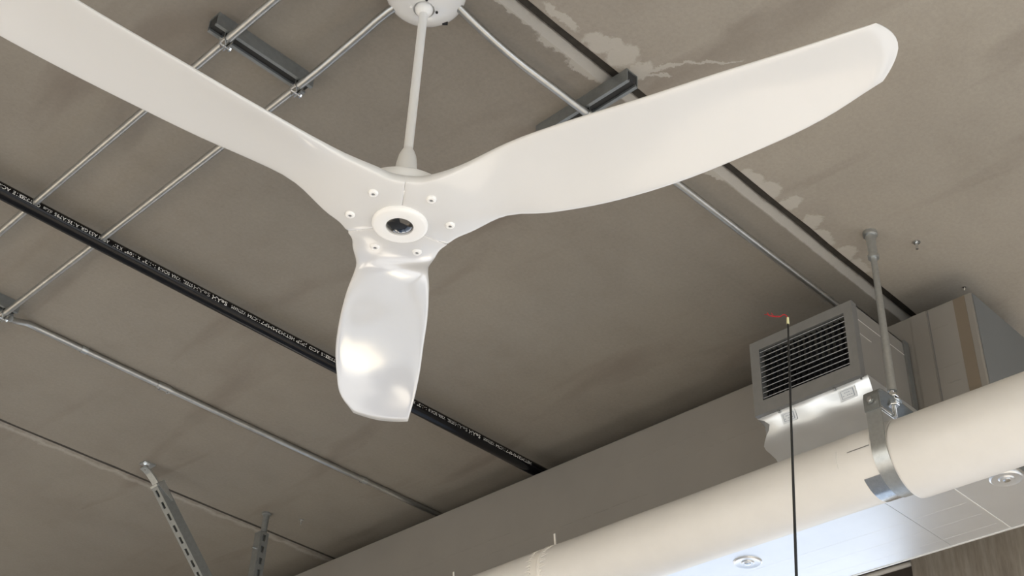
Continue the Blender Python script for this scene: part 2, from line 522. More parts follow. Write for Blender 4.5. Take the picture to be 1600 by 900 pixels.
def blade_mesh(ang, hn, hp):
    R0 = 0.124
    ss = [0.0005] + [R0 * math.cos(PI / 3) * k / 5 for k in range(1, 6)]
    ss += [0.07, 0.08, 0.09, 0.10, 0.11, 0.12, 0.135, 0.15, 0.17, 0.19, 0.21, 0.24]
    ss += [0.27 + k * 0.03 for k in range(22)] + [0.925, 0.945, 0.965, 0.98, 0.992, 1.0, 1.004]
    rings = []
    n = 44
    ca, sa = math.cos(ang), math.sin(ang)
    def half(s, h, ys):
        s0, t0 = R0 * math.cos(h), R0 * math.sin(h)
        if s <= s0:
            return math.tan(h) * s
        return smooth_interp(s, [s0, s0 + 0.025] + NS, [t0, t0 - 0.0125] + ys)
    for s in ss:
        tn, tp = half(s, hn, YN), half(s, hp, YP)
        w = sstep(s, 0.06, 0.30)
        T = interp(s, [0, 0.15, 0.4, 0.9, 1.02], [0.024, 0.024, 0.020, 0.013, 0.009])
        if s > 0.98:
            T *= max(0.25, 1 - (s - 0.98) / 0.03)
        pw = 0.14 + 0.46 * sstep(s, 0.08, 0.3)
        ring = []
        for k in range(n):
            ph = 2 * PI * (k + 0.5) / n
            c, q = math.cos(ph), math.sin(ph)
            tau = math.copysign(abs(c) ** 0.85, c)
            t = (tp - tn) / 2 + tau * (tp + tn) / 2
            u = abs(tau)
            sg = s + sstep(s, 0.86, 1.0) * (0.030 * (1 - tau * tau) - 0.012 * max(0, tau))
            r = math.hypot(s, t)
            zr = HZ + smooth_interp(r, [0, 0.06, 0.1, 0.15, 0.2, 0.25, 0.35], [0.016, 0.017, 0.020, 0.028, 0.038, 0.046, 0.052])
            zb = HZ + smooth_interp(s, NS, ZM) + tau * smooth_interp(s, NS, TW) - 0.010 * (1 - tau * tau) * sstep(s, 0.15, 0.4) * 0.0
            camber = 0.010 * (1 - tau * tau) * sstep(s, 0.2, 0.4)
            z = (1 - w) * zr + w * zb + camber
            z += math.copysign(T / 2 * abs(q) ** pw, q)
            ring.append(Vector((AX + sg * ca - t * sa, AY + sg * sa + t * ca, z)))
        rings.append(ring)
    return MB().rings(rings)

ANG = [math.radians(a) for a in (-67.0, 55.14, 173.17)]
for i, a in enumerate(ANG):
    nxt, prv = ANG[(i + 1) % 3], ANG[(i - 1) % 3]
    hp = ((nxt - a) % (2 * PI)) / 2
    hn = ((a - prv) % (2 * PI)) / 2
    bl = part(blade_mesh(a, hn, hp), 'blade', 'fan', fan, smooth=True, sharp=60)
    for sg in (-1, 1):
        b = a + sg * math.radians(27 if sg < 0 else 24)
        r = 0.104
        part(MB().lathe([(0, 0), (0.0105, 0.0), (0.0105, -0.004), (0.0085, -0.007), (0.0045, -0.0078), (0.004, -0.0055), (0, -0.0055)],
                        (AX + r * math.cos(b), AY + r * math.sin(b), HZ + 0.0115), n=20), 'screw_cap', 'fan_satin', bl, smooth=True)
        part(MB().lathe([(0, 0), (0.0036, 0), (0.003, -0.0012), (0, -0.0015)], (AX + r * math.cos(b), AY + r * math.sin(b), HZ + 0.006), n=12),
             'screw_head', 'screw_dark', bl, smooth=True)
hubp = part(MB().lathe([(0.0, 0.010), (0.056, 0.010), (0.0585, 0.006), (0.0585, 0.001), (0.0565, -0.003), (0.052, -0.0045), (0.033, -0.005),
                 (0.029, -0.004), (0.0275, 0.002), (0.0, 0.002)], (AX, AY, HZ), n=56), 'hub_cover', 'fan_satin', fan, smooth=True, sharp=50)
part(MB().lathe([(0.0, 0.002), (0.0273, 0.002), (0.0265, -0.002), (0.021, -0.006), (0.012, -0.0085), (0.0, -0.0092)], (AX, AY, HZ), n=40),
     'sensor_lens', 'lens', hubp, smooth=True)

# ------------------------------------------------------------------ conduits
R_EMT = 0.0105
def conduit(label, path, loc, straps=(), couplings=()):
    t = thing('steel_conduit', label, 'conduit', loc)
    part(MB().tube(path, R_EMT, 16), 'tube', 'emt', t, smooth=True)
    for c, ax in straps:
        c, ax = Vector(c), Vector(ax)
        side = Vector((-ax.y, ax.x, 0))
        m = MB()
        m.tube([c - ax * 0.011, c + ax * 0.011], 0.0128, 16)
        M = Matrix((ax, side, Vector((0, 0, 1)))).transposed()
        m.box(c + side * 0.020 + Vector((0, 0, CEIL - 0.0025 - c.z)), (0.022, 0.030, 0.003), M)
        st = part(m, 'conduit_strap', 'galv', t, smooth=True)
        part(MB().lathe([(0, 0), (0.005, 0), (0.005, -0.004), (0.0025, -0.006), (0, -0.006)], c + side * 0.026 + Vector((0, 0, CEIL - 0.004 - c.z)), n=12),
             'strap_screw', 'zinc', st, smooth=True)
    for c, ax in couplings:
        c, ax = Vector(c), Vector(ax)
        m = MB().tube([c - ax * 0.028, c + ax * 0.028], 0.0135, 16)
        cp = part(m, 'coupling', 'emt', t, smooth=True)
        m = MB()
        for k in (-0.016, 0.016):
            p = c + ax * k
            part(MB().lathe([(0, 0), (0.004, 0), (0.004, -0.006), (0, -0.006)], p + Vector((0, 0, -0.0125)), n=10), 'set_screw', 'zinc', cp)
    return t

ZC = 2.346
conduit('straight steel conduit left of the one that bends into the fan canopy',
        [(1.066, -1.0, ZC), (1.066, 7.5, ZC)], (1.066, 2.2, CEIL))
path = [(1.292, 1.765, 2.376), (1.286, 1.806, 2.371), (1.285, 1.85, 2.3685), (1.286, 1.894, 2.365), (1.286, 1.985, 2.3575), (1.286, 2.035, 2.353), (1.285, 2.072, 2.349), (1.284, 2.12, ZC), (1.284, 2.16, ZC), (1.287, 3.0, ZC), (1.287, 7.5, ZC)]
conduit('steel conduit bending up into the left side of the white fan canopy', path, (1.287, 2.2, CEIL))
path = [(1.375, 1.676, 2.376), (1.413, 1.678, 2.371), (1.45, 1.681, 2.3685), (1.491, 1.683, 2.3655), (1.525, 1.684, 2.362), (1.559, 1.683, 2.3575), (1.59, 1.682, 2.354), (1.625, 1.680, 2.350), (1.70, 1.676, ZC), (1.856, 1.675, ZC), (3.9, 1.677, ZC)]
conduit('steel conduit from the right side of the fan canopy to the grey air register', path, (1.856, 1.675, CEIL))
zl = CEIL - R_EMT - 0.002
conduit('steel conduit strapped flat to the ceiling, low in the picture under the black pipe',
        [(1.318, 3.708, zl - 0.036), (1.345, 3.728, zl - 0.022), (1.385, 3.742, zl - 0.004), (1.43, 3.748, zl), (3.9, 3.748, zl)], (1.9, 3.748, CEIL),
        straps=[((1.603, 3.748, zl), (1, 0, 0)), ((2.85, 3.748, zl), (1, 0, 0))], couplings=[((1.923, 3.748, zl), (1, 0, 0))])

# ------------------------------------------------------------------ strut channels with conduit clamps
def channel_mb(a, b, w=0.041, h=0.041, down=True):
    """open channel along a horizontal line a-b, slot facing down, back on the ceiling"""
    a, b = Vector(a), Vector(b)
    d = (b - a).normalized()
    side = Vector((-d.y, d.x, 0))
    t = 0.0028
    prof = [(-w/2, h), (-w/2, 0), (-w/2 + 0.0095, 0), (-w/2 + 0.0095, 0.007), (-w/2 + 0.0068, 0.007), (-w/2 + 0.0068, t), (-w/2 + t, t),
            (-w/2 + t, h - t), (w/2 - t, h - t), (w/2 - t, t), (w/2 - 0.0068, t), (w/2 - 0.0068, 0.007), (w/2 - 0.0095, 0.007), (w/2 - 0.0095, 0), (w/2, 0), (w/2, h)]
    rings = [[p + side * x + Vector((0, 0, z - h)) for x, z in prof] for p in (a, b)]
    return MB().rings(rings)

def strut_channel(label, a, b, clamps):
    a, b = Vector(a), Vector(b)
    d = (b - a).normalized()
    side = Vector((-d.y, d.x, 0))
    t = thing('strut_channel', label, 'strut channel', (a + b) / 2)
    part(channel_mb(a, b), 'channel', 'galv_dark', t)
    M = Matrix((d, side, Vector((0, 0, 1)))).transposed()
    part(MB().box((a + b) / 2 + Vector((0, 0, -0.018)), ((b - a).length - 0.004, 0.034, 0.028), M), 'channel_shade', 'slot', t)  # dark liner box standing in for the shade inside the channel
    for c, ax in clamps:
        c, ax = Vector(c), Vector(ax)
        m = MB()
        # two half straps hooked in the slot, wrapped under the conduit and bolted below
        lat = Vector((-ax.y, ax.x, 0))
        for sg in (-1, 1):
            pts = []
            for k in range(9):
                f = PI / 2 - k * (PI / 2 + 0.9) / 8
                pts.append(c + lat * (sg * 0.0122 * math.cos(f)) + Vector((0, 0, 0.0122 * math.sin(f))))
            pts = [c + lat * sg * 0.0125 + Vector((0, 0, 0.020))] + pts[4:] + [c + lat * sg * 0.004 + Vector((0, 0, -0.024))]
            rings = []
            for p in pts:
                rings.append([p - ax * 0.011 - lat * sg * 0.0009, p + ax * 0.011 - lat * sg * 0.0009, p + ax * 0.011 + lat * sg * 0.0013, p - ax * 0.011 + lat * sg * 0.0013])
            m.rings(rings)
        cl = part(m, 'conduit_clamp', 'zinc', t)
        part(MB().tube([c - lat * 0.018 + Vector((0, 0, -0.0185)), c + lat * 0.016 + Vector((0, 0, -0.0185))], 0.0030, 10), 'clamp_bolt', 'zinc', cl, smooth=True)
        part(MB().lathe([(0, 0), (0.0065, 0), (0.0065, 0.004), (0, 0.004)], c - lat * 0.012 + Vector((0, 0, -0.0185)), axis=-lat, n=6), 'clamp_nut', 'zinc', cl)
    return t

strut_channel('short grey strut channel across two conduits, upper left of the fan canopy', (1.022, 2.158, CEIL), (1.318, 2.158, CEIL),
              [((1.066, 2.158, ZC), (0, 1, 0)), ((1.284, 2.158, ZC), (0, 1, 0))])
strut_channel('dark grey strut channel crossing the ceiling joint above the right fan blade', (1.856, 1.528, CEIL), (1.856, 1.845, CEIL),
              [((1.856, 1.675, ZC), (1, 0, 0))])
strut_channel('strut channel with conduit clamp at the left edge where two conduits meet', (0.98, 3.69, CEIL), (1.322, 3.69, CEIL),
              [((1.066, 3.69, ZC), (0, 1, 0)), ((1.287, 3.69, ZC), (0, 1, 0))])

# ------------------------------------------------------------------ black sprinkler pipe with stencilled print
PY, PZ, PR = 3.112, 2.343, 0.0239
pipe = thing('sprinkler_pipe', 'long black steel pipe with white stencilled lettering running under the concrete ceiling', 'pipe', (1.9, PY, CEIL))
pp = part(MB().tube([(-1.5 + 0.6 * k, PY, PZ) for k in range(10)], PR, 40), 'tube', 'pipe', pipe, smooth=True)
cl_mb = MB().box((-0.6, PY, CEIL - 0.004), (0.03, 0.05, 0.008))
cl_mb.tube([(-0.615, PY, PZ), (-0.585, PY, PZ)], PR + 0.003, 24)
cl_mb.tube([(-0.6, PY, PZ + 0.02), (-0.6, PY, CEIL)], 0.005, 10)
part(cl_mb, 'pipe_clip', 'galv', pipe)

def print_on_pipe(words, bold):
    mb = MB()
    for txt, xr, xl, size in words:
        cu = bpy.data.curves.new('print', 'FONT')
        cu.body = txt
        cu.size = 1.0
        cu.resolution_u = 2
        cu.offset = 0.012 if bold else 0.0
        ob = bpy.data.objects.new('print', cu)
        COL.objects.link(ob)
        dg = bpy.context.evaluated_depsgraph_get()
        dg.update()
        me = bpy.data.meshes.new_from_object(ob.evaluated_get(dg))
        xs = [v.co.x for v in me.vertices]
        x0, x1 = min(xs), max(xs)
        k = (xr - xl) / (x1 - x0)
        vs = []
        for v in me.vertices:
            x = xr - (v.co.x - x0) * k            # the line runs back along the pipe
            h = (v.co.y / 0.72 - 0.5) * size
            th = PRINT_ANGLE + h / PR
            r = PR + 0.0004
            # th measured from the side that looks at the room, turning down
            vs.append((x, PY - r * math.cos(th), PZ - r * math.sin(th)))
        mb.add(vs, [tuple(p.vertices) for p in me.polygons])
        bpy.data.objects.remove(ob)
        bpy.data.meshes.remove(me)
    return mb
PRINT_ANGLE = math.radians(5)
base_words = [('3E1E', 2.147, 2.112), ('ACID', 2.104, 2.061), ('JPJP', 2.053, 2.008), ('HSTIM', 2.0, 1.948), ('2MMP7', 1.945, 1.866), ('11C764', 1.861, 1.813),
              ('VIETNAM', 1.806, 1.751), ('STEEL', 1.604, 1.569), ('VINA', 1.56, 1.527), ('SCH10', 1.52, 1.479),
              ('1-1/2"', 1.47, 1.425), ('X', 1.416, 1.407), ('.109"', 1.4, 1.363), ('X', 1.354, 1.345), ("21'", 1.341, 1.323), ('ASTM', 1.308, 1.274),
              ('A53', 1.269, 1.241), ('GR.', 1.237, 1.212), ('A135/A795', 1.208, 1.128), ('cULus', 1.120, 1.092), ('CERTIFIED', 1.082, 1.019)]
PER = 1.115
for rep in (-1, 0, 1, 2):
    off = rep * PER
    for t_, a_, b_ in base_words:
        if -0.3 < b_ + off < 3.1:
            part(print_on_pipe([(t_, a_ + off, b_ + off, 0.0112)], False), 'lettering', 'print', pp)
    if -0.3 < 1.6 + off < 3.1:
        part(print_on_pipe([('SeAH', 1.734 + off, 1.678 + off, 0.0145)], True), 'lettering', 'print', pp, label='bold white stencilled name')
        part(print_on_pipe([('SeAH', 1.669 + off, 1.609 + off, 0.0135)], False), 'lettering', 'print_grey', pp, label='fainter grey stencilled name')

# ------------------------------------------------------------------ strut brace and strut-stiffened rod at lower left
def slotted_channel(mb, p0, p1, wdir, w=0.041, h=0.041, first=0.02, pitch=0.0508):
    """channel from p0 to p1 whose slotted back faces -h direction; wdir spans the back"""
    p0, p1, wdir = Vector(p0), Vector(p1), Vector(wdir).normalized()
    d = (p1 - p0).normalized()
    wdir = (wdir - d * wdir.dot(d)).normalized()
    hd = d.cross(wdir)                        # from back towards the open side
    L = (p1 - p0).length
    M = Matrix((d, wdir, hd)).transposed()
    t = 0.003
    sw = 0.014
    def bx(x0, x1, y0, y1, z0, z1):
        mb.box(p0 + M @ Vector(((x0 + x1) / 2, (y0 + y1) / 2, (z0 + z1) / 2)), (x1 - x0, y1 - y0, z1 - z0), M)
    bx(0, L, -w/2, -sw/2, 0, t)
    bx(0, L, sw/2, w/2, 0, t)
    x = 0.0
    s = first
    while s < L:
        bx(x, min(s, L), -sw/2, sw/2, 0, t)
        x = s + 0.028
        s += pitch
    if x < L:
        bx(x, L, -sw/2, sw/2, 0, t)
    bx(0, L, -w/2, -w/2 + t, t, h)
    bx(0, L, w/2 - t, w/2, t, h)
    bx(0, L, -w/2 + t, -w/2 + 0.0095, h - t, h)
    bx(0, L, w/2 - 0.0095, w/2 - t, h - t, h)
    return M, hd, wdir, d

BY = 4.314
bd = Vector((2.566 - 2.290, 0, 2.05 - 2.338)).normalized()
bs = Vector((2.286, BY, 2.342))
brace = thing('strut_brace', 'slanted slotted strut brace bolted to the ceiling by a hinged bracket, lower left', 'strut brace', (2.218, BY, CEIL))
m = MB()
be = bs + bd * 0.64
HDV = Vector((-bd.z, 0, bd.x))            # from the slotted underside of the brace to its open top
slotted_channel(m, bs - HDV * 0.031 - bd * 0.004, be - HDV * 0.031, (0, 1, 0), first=0.024)
chb = part(m, 'channel', 'galv_dark', brace)
m = MB()
m.box((2.218, BY, CEIL - 0.003), (0.050, 0.040, 0.006))
arc = [(2.205, CEIL - 0.008), (2.222, CEIL - 0.014), (2.240, CEIL - 0.024), (2.258, CEIL - 0.038), (2.275, CEIL - 0.052), (2.300, CEIL - 0.078), (2.325, CEIL - 0.104)]
rings = []
for i, (x, z) in enumerate(arc):
    x2, z2 = arc[min(i + 1, len(arc) - 1)]
    x1_, z1_ = arc[max(i - 1, 0)]
    tg = Vector((x2 - x1_, 0, z2 - z1_)).normalized()
    nn = Vector((-tg.z, 0, tg.x)) * -1
    o = Vector((x, BY, z)) + nn * 0.012
    rings.append([o + Vector((0, -0.019, 0)), o + Vector((0, 0.019, 0)), o + Vector((0, 0.019, 0)) + nn * 0.005, o + Vector((0, -0.019, 0)) + nn * 0.005])
m.rings(rings)
q0 = bs - HDV * 0.010 + Vector((0, -0.0222, 0))
m.rings([[q0 - HDV * 0.017, q0 + HDV * 0.017, q0 + bd * 0.085 + HDV * 0.012, q0 + bd * 0.085 + HDV * 0.006],
         [p + Vector((0, -0.003, 0)) for p in (q0 - HDV * 0.017, q0 + HDV * 0.017, q0 + bd * 0.085 + HDV * 0.012, q0 + bd * 0.085 + HDV * 0.006)]])
hb = part(m, 'hinge_bracket', 'galv', brace)
part(MB().lathe([(0, 0), (0.015, 0), (0.015, -0.003), (0.0105, -0.003), (0.0105, -0.012), (0.005, -0.012), (0.005, -0.024), (0, -0.024)], (2.213, BY, CEIL - 0.006), n=6),
     'hinge_bolt', 'zinc', hb)
part(MB().box(bs - HDV * 0.0105 + bd * 0.002, (0.010, 0.046, 0.046), bd.to_track_quat('X', 'Z').to_matrix()), 'channel_cap', 'galv', brace, bevel=0.002)

rod2 = thing('stiffened_rod', 'vertical ceiling rod with a slotted strut stiffener beside it, right of the slanted brace', 'hanger rod', (2.793, 4.309, CEIL))
m = MB().lathe([(0, CEIL), (0.020, CEIL), (0.020, CEIL - 0.006), (0.0135, CEIL - 0.010), (0.0125, CEIL - 0.085), (0.015, CEIL - 0.088), (0.015, CEIL - 0.098), (0, CEIL - 0.098)], (2.793, 4.309, 0), n=20)
part(m, 'rod_anchor', 'galv_dark', rod2, smooth=True)
part(MB().tube([(2.793, 4.309, CEIL - 0.09), (2.793, 4.309, 1.772)], 0.006, 12), 'threaded_rod', 'galv_dark', rod2, smooth=True)
m = MB()
slotted_channel(m, (2.785, 4.287, 2.306), (2.785, 4.287, 1.83), (-1, 0, 0), first=0.012, pitch=0.0508)
part(m, 'stiffener_channel', 'galv_dark', rod2)
part(MB().tube([(2.766, 4.312, 2.236), (2.752, 4.312, 2.236)], 0.005, 8), 'stiffener_bolt', 'zinc', rod2)

# ------------------------------------------------------------------ stray anchors in the concrete
def anchor(x, y, label, big):
    t = thing('anchor_bolt', label, 'anchor bolt', (x, y, CEIL))
    part(MB().lathe([(0, 0), (0.011 * big, 0), (0.011 * big, -0.003), (0.006 * big, -0.004), (0, -0.004)], (x, y, CEIL), n=14), 'washer', 'zinc', t, smooth=True)
    part(MB().tube([(x, y, CEIL - 0.002), (x + 0.002, y + 0.003, CEIL - 0.024 * big)], 0.0042 * big, 10), 'stud', 'zinc', t, smooth=True)
anchor(2.940, 1.363, 'small bare anchor stud in the ceiling to the right of the duct hanger rod', 1.0)
anchor(2.925, 4.244, 'small bare anchor stud in the ceiling above the slotted rod stiffener', 0.9)
anchor(3.231, 1.372, 'tiny dark anchor in the ceiling above the end corner of the rectangular duct', 0.45)

# ------------------------------------------------------------------ rectangular foil-wrapped duct
DX0, DX1, DY0, DY1, DZ0, DZ1 = 3.13, 3.535, 1.313, 8.6, 1.75, 2.30
duct = thing('rectangular_duct', 'big rectangular foil-wrapped air duct below the ceiling behind the white round pipe', 'air duct', (3.33, DY0, CEIL))
wrap = part(MB().span((DX0, DY0, DZ0), (DX1, DY1, DZ1)), 'wrap', 'foil', duct, bevel=0.006)
part(MB().span((DX0 + 0.004, DY0 - 0.002, DZ0 + 0.004), (DX1 - 0.004, DY0, DZ1 - 0.004)), 'end_panel', 'end', duct, label='blue-grey end panel')
# laps and seams of the wrap: thin strips standing proud of it
def strip(a, b, mat, nm, e=0.0012):
    return part(MB().span(a, b), nm, mat, wrap)
strip((DX0 - 0.0015, 1.335, DZ0 + 0.004), (DX0, 1.372, DZ1 - 0.004), 'tape', 'corner_tape')
strip((DX0 - 0.0012, 1.4545, DZ0 + 0.004), (DX0, 1.4575, DZ1 - 0.004), 'seam_dark', 'seam')
strip((DX0 - 0.004, 1.460, DZ0 + 0.004), (DX0, 1.512, DZ1 - 0.004), 'foil', 'seam_tape')
for zz, ya, yb in ((2.222, 1.40, 1.46), (2.085, 1.385, 1.45), (2.03, 1.39, 1.43), (2.13, 1.95, 2.4), (2.045, 2.55, 3.4), (2.19, 2.2, 2.7), (2.10, 3.2, 3.9), (1.98, 2.9, 3.3)):
    m = MB()
    nn = 10
    for k in range(nn):
        y1, y2 = ya + (yb - ya) * k / nn, ya + (yb - ya) * (k + 0.8) / nn
        zz2 = zz + random.uniform(-0.0012, 0.0012)
        m.span((DX0 - 0.0011, y1, zz2), (DX0, y2, zz2 + 0.0011))
    part(m, 'wrap_crease', 'foil', wrap, kind='stuff')
# underside sheets with laps, the wrap coloured brighter for the window's reflection
for ya, yb, mat in ((DY0 + 0.006, 1.5015, 'foil_lit'), (1.5035, 1.694, 'foil_lit'), (1.6955, 2.62, 'foil_lit'), (2.622, 3.55, 'foil_lit'), (3.552, 4.9, 'foil_lit'), (4.902, 6.6, 'foil_lit'), (6.602, DY1 - 0.01, 'foil_lit')):
    part(MB().span((DX0 + 0.006, ya, DZ0 - 0.0022), (DX1 - 0.004, yb, DZ0)), 'underside_sheet', mat, duct)
part(MB().span((DX0 + 0.06, 1.5005, DZ0 - 0.0035), (DX1 - 0.004, 1.5045, DZ0)), 'lap_edge', 'seam', wrap)
for xx in (3.30, 3.39, 3.475):
    part(MB().tube([(xx + 0.002 * math.sin(k * 1.9), 1.52 + k * 0.25, DZ0 - 0.0020) for k in range(18)], 0.0005, 6), 'wrap_crease', 'foil_lit', wrap)
part(MB().span((DX1 - 0.004, DY0 + 0.004, DZ0 - 0.004), (DX1 + 0.002, DY1, DZ0 + 0.004)), 'far_edge', 'seam', wrap)
for yy in (1.363, 2.236, 3.109, 3.982, 4.855):
    c = (3.236, yy, DZ0 - 0.0022)
    w_ = part(MB().lathe([(0, 0), (0.0455, 0), (0.0455, -0.0015), (0.041, -0.0045), (0.034, -0.0028), (0.022, -0.0026), (0.018, -0.0055), (0.012, -0.005), (0.0, -0.005)], c, n=40),
              'insulation_pin', 'foil_lit', duct, smooth=True, sharp=25)
    part(MB().lathe([(0, -0.004), (0.010, -0.004), (0.010, -0.008), (0.0045, -0.010), (0, -0.010)], c, n=20), 'pin_head', 'zinc', w_, smooth=True, sharp=25)

# ------------------------------------------------------------------ grey register box in front of the duct
DXR = 3.1250
GX, GY0, GY1, GZ0, GZ1 = 2.822, 1.537, 1.886, 1.962, 2.207
OY0, OY1, OZ0, OZ1 = 1.563, 1.857, 2.002, 2.178
reg = thing('air_register', 'grey boxed air register with horizontal louvers above the white round pipe', 'air vent', ((GX + DX0) / 2, (GY0 + GY1) / 2, GZ0))
m = MB()
t_ = 0.004
m.span((GX + 0.022, GY0, GZ0), (DXR, GY0 + t_, GZ1))
m.span((GX + 0.022, GY1 - t_, GZ0), (DXR, GY1, GZ1))
m.span((GX + 0.022, GY0, GZ1 - t_), (DXR, GY1, GZ1))
m.span((GX + 0.022, GY0, GZ0), (DXR, GY1, GZ0 + t_))
box = part(m, 'duct_box', 'foil', reg)
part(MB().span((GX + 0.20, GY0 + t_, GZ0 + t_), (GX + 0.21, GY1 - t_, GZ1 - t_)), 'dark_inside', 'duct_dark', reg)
for zz, xa, xb in ((2.158, GX + 0.03, 3.12), (2.110, GX + 0.03, GX + 0.09)):
    part(MB().span((xa, GY0 - 0.0012, zz), (xb, GY0, zz + 0.0018)), 'box_seam', 'seam', box)
part(MB().span((3.100, GY0 - 0.006, GZ0), (DXR, GY1 + 0.006, GZ1 + 0.004)), 'flange', 'galv_dark', box)
m = MB()
fx0, fx1 = GX, GX + 0.026
m.span((fx0, GY0 - 0.003, GZ0 - 0.003), (fx1, OY0, GZ1 + 0.003))
m.span((fx0, OY1, GZ0 - 0.003), (fx1, GY1 + 0.003, GZ1 + 0.003))
m.span((fx0, OY0, GZ0 - 0.003), (fx1, OY1, OZ0))
m.span((fx0, OY0, OZ1), (fx1, OY1, GZ1 + 0.003))
fr = part(m, 'register_frame', 'register', reg)
nl = 10
lm = None
for k in range(nl):
    z = OZ0 + (OZ1 - OZ0) * (k + 0.55) / nl
    m = MB().box((GX + 0.006, (OY0 + OY1) / 2, z), (0.007, OY1 - OY0, 0.0018), Matrix.Rotation(math.radians(-25), 3, 'Y'))
    part(m, 'louver', 'louver', reg)
for k in range(15):
    y = OY0 + (OY1 - OY0) * (k + 0.5) / 15
    part(MB().span((GX + 0.022, y - 0.0005, OZ0), (GX + 0.040, y + 0.0005, OZ1)), 'vane', 'duct_dark', reg)
for yy in (1.628, 1.815):
    part(MB().lathe([(0, 0), (0.0048, 0), (0.0048, -0.006), (0.003, -0.008), (0, -0.008)], (GX + 0.012, yy, GZ0 - 0.003), n=8), 'frame_screw', 'zinc', fr)
part(MB().lathe([(0, 0), (0.004, 0), (0.004, -0.004), (0, -0.006)], (GX + 0.018, GY0 + 0.006, GZ0 - 0.003), n=8), 'frame_screw', 'zinc', fr)
# loose insulation skirt wrapped under the box, ragged at its left end
prof = [(GX + 0.016, 1.9585), (2.843, 1.946), (2.848, 1.933), (2.853, 1.919), (2.857, 1.906), (2.8595, 1.893), (2.8602, 1.878), (2.8605, 1.864),
        (2.8608, 1.850), (2.8615, 1.825), (2.864, 1.788), (3.1245, 1.786)]
left_cut = [0.0, -0.022, -0.034, -0.026, -0.012, -0.004, 0.0, -0.006, -0.018, -0.036, -0.05, -0.05]
m = MB()
full = []
ny = 30
for j in range(ny + 1):
    y = 1.522 + (1.892 - 1.522) * j / ny
    row = []
    for i, (x, z) in enumerate(prof):
        dy = left_cut[i] * max(0, (j / ny - 0.72) / 0.28)
        xx = x + (0.0010 * math.sin(j * 0.55 + i * 0.9) if 0 < i < 9 else 0)
        row.append(Vector((xx, y + dy, z)))
    full.append(row + [Vector((3.1245, y, 1.9615)), Vector((GX + 0.016, y, 1.9615))])
m.rings(full)
skirt = part(m, 'insulation_skirt', 'foil_skirt', reg, smooth=True, sharp=50)
# printed stamps: thin outlined squares on pale patches of the facing
def stamp(yc, w, k0, k1):
    def at(k, y, off):
        i = int(k)
        f = k - i
        (xa, za), (xb, zb) = prof[i], prof[i + 1]
        n = Vector((zb - za, 0, -(xb - xa))).normalized()
        return Vector((xa + (xb - xa) * f, y, za + (zb - za) * f)) + n * off
    def quad(mb, ka, kb, ya, yb, off):
        mb.rings([[at(ka, ya, off), at(kb, ya, off), at(kb, yb, off), at(ka, yb, off)],
                  [at(ka, ya, off + 0.0006), at(kb, ya, off + 0.0006), at(kb, yb, off + 0.0006), at(ka, yb, off + 0.0006)]])
    label_mb = MB()
    quad(label_mb, k0 - 0.3, k1 + 0.3, yc - w * 1.35, yc + w * 1.35, 0.0012)
    lab = part(label_mb, 'paper_patch', 'patch', skirt)
    mb = MB()
    o = 0.0019
    e = 0.0011
    quad(mb, k0, k1, yc - w, yc - w + 2.0 * e, o)
    quad(mb, k0, k1, yc + w - e, yc + w, o)
    quad(mb, k0, k0 + 0.06, yc - w, yc + w, o)
    quad(mb, k1 - 0.06, k1, yc - w, yc + w, o)
    for r_ in range(2):
        for q in range(5):
            if (q + r_) % 4:
                yy = yc - w * 0.7 + q * w * 0.33
                kk = k0 + (k1 - k0) * (0.28 + 0.36 * r_)
                quad(mb, kk, kk + 0.12, yy, yy + 0.0042, o)
    part(mb, 'printed_stamp', 'ink', skirt, kind='stuff')
stamp(1.595, 0.020, 1.15, 2.75)
stamp(1.790, 0.018, 1.15, 2.65)

# ------------------------------------------------------------------ insulated white round pipe
RX = 2.813
RZL, RRL = 1.6685, 0.0970
RZR, RRR = 1.6560, 0.1060
rp = thing('round_duct', 'thick white jacketed round duct running across the lower right under the register', 'round duct', (RX, 1.455, RZL))
def sleeve(ya, yb, z, r, n=96, seg=60, wob=0.0008):
    rings = []
    for j in range(seg + 1):
        y = ya + (yb - ya) * j / seg
        ring = []
        for k in range(n):
            a = 2 * PI * k / n
            rr = r + wob * math.sin(3 * a + y * 5) * math.sin(y * 9 + a) 
            ring.append(Vector((RX + rr * math.cos(a), y, z + rr * math.sin(a))))
        rings.append(ring)
    return MB().rings(rings)
left = part(sleeve(1.43, 8.4, RZL, RRL, seg=120), 'jacket', 'jacket', rp, smooth=True, sharp=50)
m = MB()
prof = [(1.427, RRR - 0.004), (1.424, RRR - 0.001), (1.418, RRR)] + [(1.418 - k * 0.1, RRR) for k in range(1, 45)]
right = part(MB().rings([[Vector((RX + (r + 0.0007 * math.sin(3 * 2 * PI * k / 96 + y * 7)) * math.cos(2 * PI * k / 96), y, RZR + r * math.sin(2 * PI * k / 96))) for k in range(96)] for y, r in prof]),
             'jacket', 'jacket', rp, smooth=True, sharp=60, label='thicker jacket section right of the hanger')
